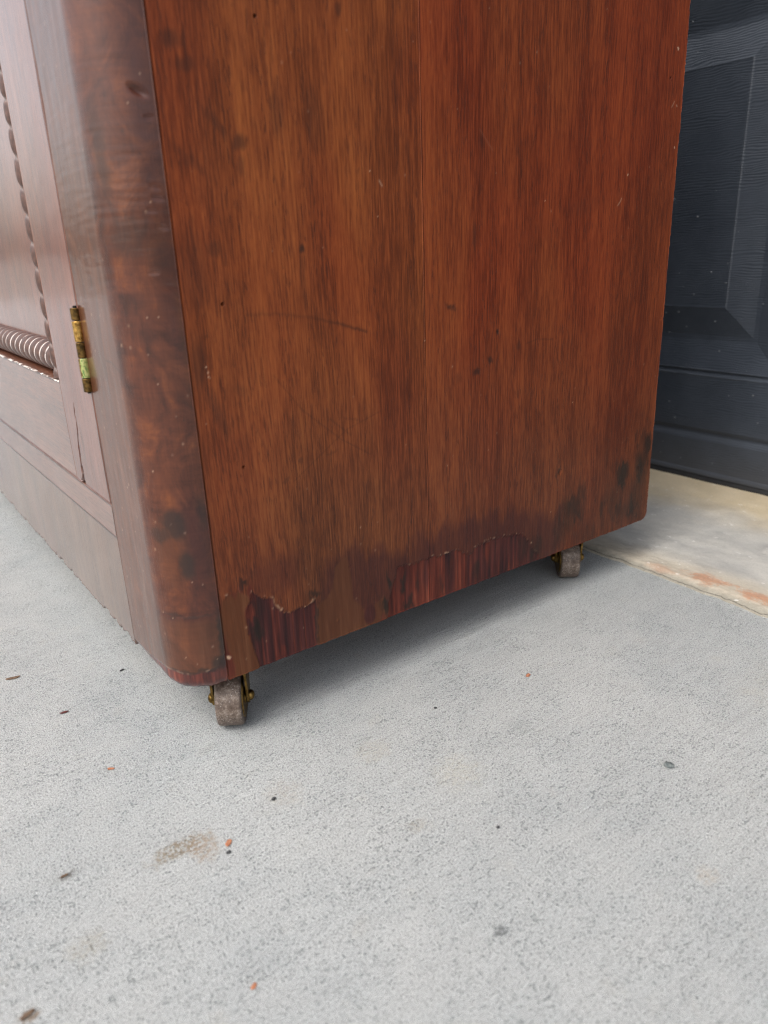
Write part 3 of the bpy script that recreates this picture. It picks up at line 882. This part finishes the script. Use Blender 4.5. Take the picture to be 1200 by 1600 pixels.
front_board('apron_board', 90.6, W * 1000 - 90.6, 46.5, 127.8, M_APRON, cab, x=0.3, nib=3.2, seed=1)
front_board('plinth_rail', 90.6, W * 1000 - 90.6, 128.6, 151.6, M_RAIL, cab, x=0.0, seed=2)

# the door ----------------------------------------------------------
door = empty('door', (0, 0, 0), parent=cab)
Y0, YS, Y1 = 90.8, 169.0, W * 1000 - 90.8
CR = [(138.4,215.4,0.0),(141,206.7,0.30),(140.8,200,.25),(142.4,193,.35),(146.5,181.4,0.5),(148.2,168.2,0.75),(149.6,160,0.9),(151,153.4,1.6)]
CR = CR[::-1]
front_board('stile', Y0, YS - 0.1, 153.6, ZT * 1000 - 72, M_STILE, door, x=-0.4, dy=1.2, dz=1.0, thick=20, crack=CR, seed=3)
front_board('stile', Y1 - (YS - Y0), Y1, 153.6, ZT * 1000 - 72, M_FRONT, door, x=-0.4, dy=12, dz=12, thick=20, seed=4)
front_board('bottom_rail', YS + 0.1, Y1 - (YS - Y0) - 0.1, 153.8, 225.0, M_RAIL, door, x=-0.2, thick=20, seed=5)
front_board('top_rail', YS + 0.1, Y1 - (YS - Y0) - 0.1, ZT * 1000 - 145, ZT * 1000 - 72, M_RAIL, door, x=-0.2, dy=8, dz=4, thick=20, seed=6)
front_board('panel', YS + 1, Y1 - (YS - Y0) - 1, 227, ZT * 1000 - 147, M_PANEL, door, x=12.5, dy=6, dz=6, thick=6, seed=7)


def chip_mat():
    b = NB('bare_wood_edge')
    n1 = b.noise(b.map((300, 160, 300)), 1, 3)
    b.set('Base Color', b.ramp(n1, [(0.4, (0.20, 0.12, 0.09)), (0.55, (0.72, 0.66, 0.60))]))
    b.set('Roughness', 0.6)
    return b.m


# bare splintered arris on top of the bottom rail
ys = np.arange(YS + 0.4, 430, 1.5)
bm = bmesh.new()
M_CHIP = chip_mat()
prev = None
for i, y in enumerate(ys):
    n_ = float(fbm(np.array([y / 6]), np.array([0.3]), 300, 3)[0])
    if n_ < 0.36: prev = None; continue
    h_ = 0.25 + 1.3 * (n_ - 0.36)
    ring = [bm.verts.new(Vector(p) / 1000) for p in ((-0.55, y, 225.3 - h_), (-0.65, y, 225.5), (0.8 + h_, y, 225.75), (1.5 + h_, y, 225.0))]
    if prev:
        for a in range(3): bm.faces.new((prev[a], prev[a + 1], ring[a + 1], ring[a]))
    prev = ring
bm_obj('bare_edge', bm, M_CHIP, door, smooth=True)


# rope mouldings ----------------------------------------------------
def rope(name, p0, axis, length, R=11.6, pitch=17.4, phase=0.0, seg=40, ds=0.7, flip=1, worn=1.0):
    s = np.arange(0, length, ds); a = np.linspace(0, 2 * np.pi, seg, endpoint=False)
    S, A = np.meshgrid(s, a, indexing='ij')
    wob = 0.35 * (fbm(S / 40, A * 0, 401, 2) - .5)
    ph = (S / pitch + flip * A / (2 * np.pi) + phase + wob) % 1.0
    t = np.abs(ph - 0.5) * 2                    # 1 at the groove
    r = R - 2.0 * t ** 3.0
    g = sstep(0.74, 0.90, t) * worn
    c, sn = r * np.cos(A), r * np.sin(A)
    if axis == 'z': P = np.stack([p0[0] + c, p0[1] + sn, p0[2] + S], -1)
    else: P = np.stack([p0[0] + c, p0[1] + S, p0[2] + sn], -1)
    n, m_ = S.shape
    idx = np.arange(n * m_).reshape(n, m_)
    q = np.stack([idx[:-1], idx[1:], np.roll(idx, -1, 1)[1:], np.roll(idx, -1, 1)[:-1]], -1).reshape(-1, 4)
    me = bpy.data.meshes.new(name)
    me.from_pydata((P.reshape(-1, 3) / 1000).tolist(), [], q.tolist() + [idx[0].tolist(), idx[-1][::-1].tolist()])
    at = me.attributes.new('groove', 'FLOAT_COLOR', 'POINT')
    arr = np.zeros((n * m_, 4), np.float32); arr[:, 0] = g.ravel(); arr[:, 3] = 1
    at.data.foreach_set('color', arr.ravel())
    bm = bmesh.new(); bm.from_mesh(me); bmesh.ops.recalc_face_normals(bm, faces=bm.faces); bm.to_mesh(me); bm.free()
    return link(name, me, M_ROPE, door, True)


rope('rope_moulding', (11.0, YS + 11.6, 226.5), 'z', ZT * 1000 - 147 - 228, phase=0.15, worn=0.15)
rope('rope_moulding', (11.9, Y1 - (YS - Y0) - 11.6, 226.5), 'z', ZT * 1000 - 147 - 228, seg=20, ds=1.4)
rope('rope_moulding', (12.4, YS + 17, 238.6), 'y', Y1 - 2 * (YS - Y0) - YS + 44, flip=-1, phase=0.3)
rope('rope_moulding', (12.4, YS + 17, ZT * 1000 - 158), 'y', Y1 - 2 * (YS - Y0) - YS + 44, seg=20, ds=1.4)


# hinges ------------------------------------------------------------
def hinge(zbase):
    h = empty('hinge', (-0.0012, 0.0918, zbase), parent=cab)
    zz = [0, 9.0, 21.5, 31.2, 44.2, 52.0]
    mats = [M_BRASS_D, M_VERD, M_BRASS_D, M_BRASS_G, M_BRASS_D]
    for i in range(5):
        bm = bmesh.new()
        r = 3.15 + (0.12 if i % 2 else 0)
        g = 0.25
        prof = [(r - .3, zz[i] + g), (r, zz[i] + g + .35), (r, zz[i + 1] - g - .35), (r - .3, zz[i + 1] - g)]
        rings = []
        for (rr, z_) in prof:
            rings.append([bm.verts.new((rr * math.cos(a) / 1000, rr * math.sin(a) / 1000, z_ / 1000)) for a in np.linspace(0, 2 * math.pi, 24, endpoint=False)])
        for a in range(3):
            for k in range(24):
                bm.faces.new((rings[a][k], rings[a][(k + 1) % 24], rings[a + 1][(k + 1) % 24], rings[a + 1][k]))
        bm.faces.new(rings[0][::-1]); bm.faces.new(rings[-1])
        # leaf running into the joint
        sgn = 1 if i % 2 else -1
        add_box(bm, (0.0010, min(0, sgn * 0.0022), (zz[i] + g) / 1000), (0.0046, max(0, sgn * 0.0022), (zz[i + 1] - g) / 1000))
        bm_obj('knuckle', bm, mats[i], h, sharp=35)
    bm = bmesh.new()
    bmesh.ops.create_cone(bm, cap_ends=True, segments=14, radius1=0.0012, radius2=0.0012, depth=0.0538, matrix=Matrix.Translation((0, 0, 0.0262)))
    bm_obj('pin', bm, M_BLACK_IRON, h, sharp=35)
    return h


h1 = hinge(0.2280)
hinge(0.6400)


# casters -----------------------------------------------------------
def lathe(bm, prof, axis='x', seg=40, c=(0, 0, 0)):
    rings = []
    for (a, r) in prof:
        ring = []
        for t in np.linspace(0, 2 * math.pi, seg, endpoint=False):
            y, z = r * math.cos(t), r * math.sin(t)
            p = (a, y, z) if axis == 'x' else (y, z, a)
            ring.append(bm.verts.new(Vector(p) / 1000 + Vector(c) / 1000))
        rings.append(ring)
    for a in range(len(rings) - 1):
        for k in range(seg):
            bm.faces.new((rings[a][k], rings[a][(k + 1) % seg], rings[a + 1][(k + 1) % seg], rings[a + 1][k]))
    bm.faces.new(rings[0]); bm.faces.new(rings[-1][::-1])


def caster(x, y, rz, first=None):
    """x, y: point where the wheel meets the floor; axle along local x"""
    root = empty('caster', (x, y, 0), rz, cab)
    if first:
        for ch in first.children:
            c = ch.copy(); COL.objects.link(c); c.parent = root
        return root
    Rw, hw = 19.5, 8.7
    # tread drum with eased, slightly battered rims
    bm = bmesh.new()
    prof = [(-hw + 2.2, Rw - 7), (-hw, Rw - 5.5), (-hw, Rw - 1.3), (-hw + .5, Rw - .4), (-hw + 1.3, Rw)]
    prof += [(-hw + 1.3 + i * (2 * hw - 2.6) / 10, Rw + 0.12 * math.sin(i)) for i in range(1, 10)]
    prof += [(hw - 1.3, Rw), (hw - .5, Rw - .4), (hw, Rw - 1.3), (hw, Rw - 5.5), (hw - 2.2, Rw - 7)]
    lathe(bm, prof, 'x', 72, (0, 0, Rw))
    rn = random.Random(3)
    for v in bm.verts:
        rr = Vector((0, v.co.y, v.co.z - Rw / 1000))
        if rr.length > 0.017:
            v.co -= rr.normalized() * rn.uniform(0, 0.00022)
    bm_obj('wheel', bm, M_WHEEL, root, smooth=True)
    # brass hub dishes on either face
    for s in (-1, 1):
        bm = bmesh.new()
        lathe(bm, [(s * (hw - 3), 14.5), (s * (hw - 0.1), 14.8), (s * (hw + .7), 14.2), (s * (hw + 1.1), 12.6), (s * (hw + 0.5), 10.5), (s * (hw + 0.8), 6), (s * (hw + 1.9), 5.2), (s * (hw + 1.9), 1)], 'x', 48, (0, 0, Rw))
        bm_obj('hub_disc', bm, M_BRASS, root, sharp=50)
        # fork cheek: tapers from the crown to a round end at the axle
        bm = bmesh.new()
        x0, x1 = s * (hw + 2.3), s * (hw + 3.9)
        outl = []
        for t in np.linspace(math.pi, 2 * math.pi, 13): outl.append((5.2 * math.cos(t), Rw + 5.2 * math.sin(t)))
        outl += [(7.2, 27), (10.5, 34), (13.5, 40.0), (13.5, 43.2), (-9.0, 43.2), (-9.0, 40), (-6.5, 30)]
        va = [bm.verts.new((x0 / 1000, p[0] / 1000, p[1] / 1000)) for p in outl]
        vb = [bm.verts.new((x1 / 1000, p[0] / 1000, p[1] / 1000)) for p in outl]
        bm.faces.new(va); bm.faces.new(vb[::-1])
        for i in range(len(outl)): bm.faces.new((va[i], va[(i + 1) % len(outl)], vb[(i + 1) % len(outl)], vb[i]))
        bmesh.ops.bevel(bm, geom=[e for e in bm.edges if e.is_manifold and e.calc_face_angle() > 1.0], offset=0.0004, segments=2, affect='EDGES')
        bm_obj('fork_cheek', bm, M_BRASS, root, sharp=40)
        # riveted axle head
        bm = bmesh.new()
        lathe(bm, [(s * (hw + 3.6), 3.6), (s * (hw + 4.6), 3.8), (s * (hw + 5.8), 3.4), (s * (hw + 6.8), 2.3), (s * (hw + 7.2), .9)], 'x', 28, (0, 0, Rw))
        bm_obj('axle_head', bm, M_BRASS, root, sharp=60)
    bm = bmesh.new()
    lathe(bm, [(-hw - 3.6, 2.0), (hw + 3.6, 2.0)], 'x', 16, (0, 0, Rw))
    bm_obj('axle', bm, M_BLACK_IRON, root, sharp=40)
    # crown, swivel stem and fixing plate
    bm = bmesh.new()
    add_box(bm, (-(hw + 3.9) / 1000, -0.0090, 0.0405), ((hw + 3.9) / 1000, 0.0135, 0.0434), 0.0008)
    bm_obj('crown', bm, M_BRASS_D, root, sharp=40)
    bm = bmesh.new()
    lathe(bm, [(43.0, 8), (45.2, 8.5), (45.5, 19), (47.0, 19.5), (50.4, 19.5)], 'z', 40, (0, 8, 0))
    bm_obj('fixing_plate', bm, M_BRASS_D, root, sharp=40)
    return root


c1 = caster(0.0402, 0.0236, math.atan2(-0.52, 0.85))
caster(0.3965, 0.0300, math.atan2(-0.62, 0.78), c1)
caster(0.045, W - 0.045, 0.6, c1)
caster(0.40, W - 0.045, 1.1, c1)

# ------------------------------------------------------------------ the garage door
gd = empty('garage_door', (0.746, 0.0, 0.0))
tag(gd, 'dark navy panelled steel garage door with wood grain embossing behind the cabinet', 'garage door')
DY0, DY1 = -1.62, 3.18     # door opening
SECT = 0.612


def panel_outer():
    w_, gap = 0.578, 0.062
    ys_ = []
    y = 0.022
    while y + w_ < DY1 - 0.02: ys_.append((y, y + w_)); y += w_ + gap
    y = 0.022 - gap
    while y - w_ > DY0 + 0.02: ys_.append((y - w_, y)); y -= w_ + gap
    return sorted(ys_)


PY = panel_outer()


def door_panel(z0, z1, y0, y1, parent):
    """pressed raised panel: outer slope in, valley, slope out, flat field"""
    prof = [(0, 0), (1.0, 0.6), (32, 8.2), (35.5, 9.0), (41, 9.0), (44.5, 8.2), (73.5, 0.5), (75.2, -0.4), (77.0, 0.0)]
    bm = bmesh.new()
    rings = []
    for (ins, d) in prof:
        i_ = ins / 1000; x_ = d / 1000
        rings.append([bm.verts.new(p) for p in ((x_, y0 + i_, z0 + i_), (x_, y1 - i_, z0 + i_), (x_, y1 - i_, z1 - i_), (x_, y0 + i_, z1 - i_))])
    for a in range(len(rings) - 1):
        for k in range(4):
            bm.faces.new((rings[a][k], rings[a][(k + 1) % 4], rings[a + 1][(k + 1) % 4], rings[a + 1][k]))
    bm.faces.new(rings[-1])
    # returned rim behind
    rim = [bm.verts.new((0.012, v.co.y, v.co.z)) for v in rings[0]]
    for k in range(4): bm.faces.new((rings[0][(k + 1) % 4], rings[0][k], rim[k], rim[(k + 1) % 4]))
    me = bpy.data.meshes.new('raised_panel')
    bm.to_mesh(me); bm.free()
    for p in me.polygons:
        if p.center.x > 0.012: pass
    me.polygons.foreach_set('use_smooth', [False] * len(me.polygons))
    o = link('raised_panel', me, M_DOOR, parent)
    return o


def profile_strip(bm, prof, y0, y1):
    va = [bm.verts.new((x / 1000, y0, z / 1000)) for (x, z) in prof]
    vb = [bm.verts.new((x / 1000, y1, z / 1000)) for (x, z) in prof]
    for i in range(len(prof) - 1): bm.faces.new((va[i], vb[i], vb[i + 1], va[i + 1]))


for s_i in range(4):
    zb = 0.012 if s_i == 0 else s_i * SECT + 0.001
    zt = (s_i + 1) * SECT - 0.001
    bm = bmesh.new()
    base = s_i * SECT
    pz0, pz1 = base + 0.146, base + 0.559
    b0 = base * 1000
    low = [(0.0, zb * 1000), (-1.5, zb * 1000 + 2), (-1.5, b0 + 57), (-0.5, b0 + 59.5), (2.6, b0 + 64), (2.8, b0 + 66), (0.4, b0 + 70.5), (0, b0 + 72), (0, b0 + 137), (-.6, b0 + 138.5), (2.0, b0 + 142.2), (2.2, b0 + 143.2), (0.2, b0 + 145.4), (0, b0 + 146)]
    if s_i: low = [(0, zb * 1000), (0, b0 + 146)]
    profile_strip(bm, [(30, zb * 1000)] + low, DY0, DY1)
    profile_strip(bm, [(0, pz1 * 1000), (0, zt * 1000 - 3), (2, zt * 1000), (30, zt * 1000)], DY0, DY1)
    edges = [DY0] + [v for p in PY for v in p] + [DY1]
    for i in range(0, len(edges), 2):
        profile_strip(bm, [(0, pz0 * 1000), (0, pz1 * 1000)], edges[i], edges[i + 1])
    bmesh.ops.remove_doubles(bm, verts=bm.verts, dist=0.0002)
    me = bpy.data.meshes.new('door_section'); bm.to_mesh(me); bm.free()
    sec = link('door_section', me, M_DOOR, gd)
    me.polygons.foreach_set('use_smooth', [False] * len(me.polygons))
    for (a, b_) in PY: door_panel(pz0, pz1, a, b_, sec)
# backing sheet so no light comes through
box_obj('backing_sheet', (0.030, DY0, 0.012), (0.040, DY1, SECT * 4), M_BLACK_IRON, gd, 0)
# rubber foot and its retainer
bm = bmesh.new()
profile_strip(bm, [(34, 1.0), (4, 0.6), (-3.0, 1.2), (-5.0, 4.0), (-4.4, 8.2), (-1.8, 11.6), (34, 11.8)], DY0, DY1)
bm_obj('bottom_seal', bm, M_SEAL, gd, sharp=50)
bm = bmesh.new()
profile_strip(bm, [(4, 11.9), (-3.6, 11.9), (-3.8, 14.0), (-2.4, 17.2), (-1.5, 18)], DY0, DY1)
bm_obj('seal_retainer', bm, M_DOOR, gd, sharp=30)

# small dried droplets on the lower door
rn = random.Random(5)
bm = bmesh.new()
known = [(175, 187), (150, 196), (100, 250), (120, 262), (178, 212), (160, 214), (62, 150), (80, 118), (50, 122), (160, 100), (150, 80), (25, 35), (90, 30), (165, 30), (168, 66), (158, 70), (40, 90), (140, 236), (125, 192)]
for i in range(150):
    if i < len(known): y, z = known[i]
    else: y, z = rn.uniform(-260, 420), rn.uniform(22, 560)
    if 146 < z < 224 and i >= len(known) and rn.random() < .5: continue
    x = -0.0 if (z < 140 or (98 < y and 222 < z < 484)) else None
    if x is None:
        ins = min(z - 146, 559 - z, (y - 22) if y > 22 else 0)
        if y < 22: x = 0
        else: x = 0 if ins > 75 or ins < 0 else (ins * 9 / 35 if ins < 35 else (9 if ins < 42 else 9 - (ins - 42) * 9 / 33))
    if 56 < z < 73 or 136 < z < 147: continue
    if z < 57: x = -1.5
    r = rn.uniform(0.5, 1.25) / 1000
    mt = Matrix.Translation((x / 1000 - r * 0.05, y / 1000, z / 1000)) @ Matrix.Diagonal((0.35, 1.0, 0.9, 1))
    bmesh.ops.create_uvsphere(bm, u_segments=10, v_segments=6, radius=r, matrix=mt)
o = bm_obj('droplets', bm, M_DROP, gd, smooth=True)
o['kind'] = 'stuff'

# ------------------------------------------------------------------ crumbs lying on the driveway
M_C = {
    'brown': simple('dry_brown_flake', (0.07, 0.04, 0.025), (0.20, 0.13, 0.08), 500, 0.8),
    'red': simple('red_wood_flake', (0.06, 0.012, 0.012), (0.15, 0.04, 0.035), 500, 0.7),
    'dark': simple('dark_grit', (0.02, 0.02, 0.022), (0.07, 0.07, 0.07), 500, 0.7),
    'orange': simple('brick_crumb', (0.28, 0.10, 0.05), (0.52, 0.24, 0.13), 500, 0.9),
    'stone': simple('grey_pebble', (0.07, 0.085, 0.085), (0.20, 0.22, 0.21), 500, 0.8),
}


def crumb(name, x, y, l, w, h, rz, mat, label, cat, group, seed):
    r = random.Random(seed)
    bm = bmesh.new()
    bmesh.ops.create_icosphere(bm, subdivisions=2, radius=1.0)
    ph = [r.uniform(0, 6.28) for _ in range(4)]
    for v in bm.verts:
        a = math.atan2(v.co.y, v.co.x)
        k = 1 + 0.22 * math.sin(2 * a + ph[0]) + 0.15 * math.sin(5 * a + ph[1]) + r.uniform(-.12, .12)
        v.co = Vector((v.co.x * l * k, v.co.y * w * k, v.co.z * h * (1 + 0.25 * math.sin(3 * v.co.x + ph[2])))) / 1000
    mz = min(v.co.z for v in bm.verts)
    for v in bm.verts: v.co.z -= mz
    o = bm_obj(name, bm, M_C[mat], sharp=45)
    o.location = (x, y, 0.0); o.rotation_euler.z = rz
    tag(o, label, cat, group)
    return o


G = 'crumbs scattered on the concrete driveway'
crumb('leaf_fragment', -0.071, 0.186, 4.6, 1.9, .8, -.35, 'brown', 'tan brown leaf fragment farthest left on the concrete, level with the front caster', 'debris', G, 1)
crumb('wood_flake', -0.052, 0.111, 3.2, 1.1, .6, -.3, 'red', 'dark red wood flake on the concrete left of the cabinet corner', 'debris', G, 2)
crumb('wood_flake', 0.000, 0.141, 1.8, 1.0, .6, .2, 'dark', 'small dark splinter on the concrete close under the cabinet front', 'debris', G, 3)
crumb('pebble', 0.023, -0.065, 1.25, 1.1, .9, 0, 'dark', 'round black grit grain below the front caster', 'pebble', G, 4)
crumb('pebble', -0.0165, -0.086, 1.5, 1.0, .7, .4, 'dark', 'black grit grain just below the flat orange crumb by the brown stain', 'pebble', G, 5)
crumb('pebble', 0.228, -0.194, 3.4, 2.6, 1.2, .7, 'stone', 'dark grey pebble at the right side of the open concrete', 'pebble', G, 6)
crumb('brick_crumb', -0.045, 0.026, 2.0, 0.9, .8, -.5, 'orange', 'thin orange brick crumb below left of the front caster', 'brick crumb', G, 7)
crumb('brick_crumb', 0.237, -0.069, 2.2, 1.6, .8, .3, 'orange', 'orange brick crumb on open concrete between the two casters', 'brick crumb', G, 8)
crumb('pebble', 0.110, -0.165, .95, .85, .7, 0, 'dark', 'tiny black grain in the middle of the open concrete', 'pebble', G, 9)
crumb('pebble', 0.157, -0.056, 1.1, .9, .6, 0, 'dark', 'tiny black grain just below the orange brick crumb', 'pebble', G, 10)
crumb('leaf_fragment', -0.1262, -0.1155, 3.0, 1.4, .7, .4, 'brown', 'brown leaf scrap at the lower left corner of the picture', 'debris', G, 11)
crumb('leaf_fragment', -0.0925, -0.0455, 2.0, .9, .6, .3, 'brown', 'dull brown scrap on the concrete left of the brown stain', 'debris', G, 12)
crumb('brick_crumb', -0.0135, -0.0795, 2.3, 1.9, .5, .8, 'orange', 'flat orange brick crumb beside the brown stain', 'brick crumb', G, 13)
crumb('brick_crumb', -0.0420, -0.1650, 1.5, 1.3, .5, .2, 'orange', 'pale orange brick crumb nearest the bottom edge of the picture', 'brick crumb', G, 14)
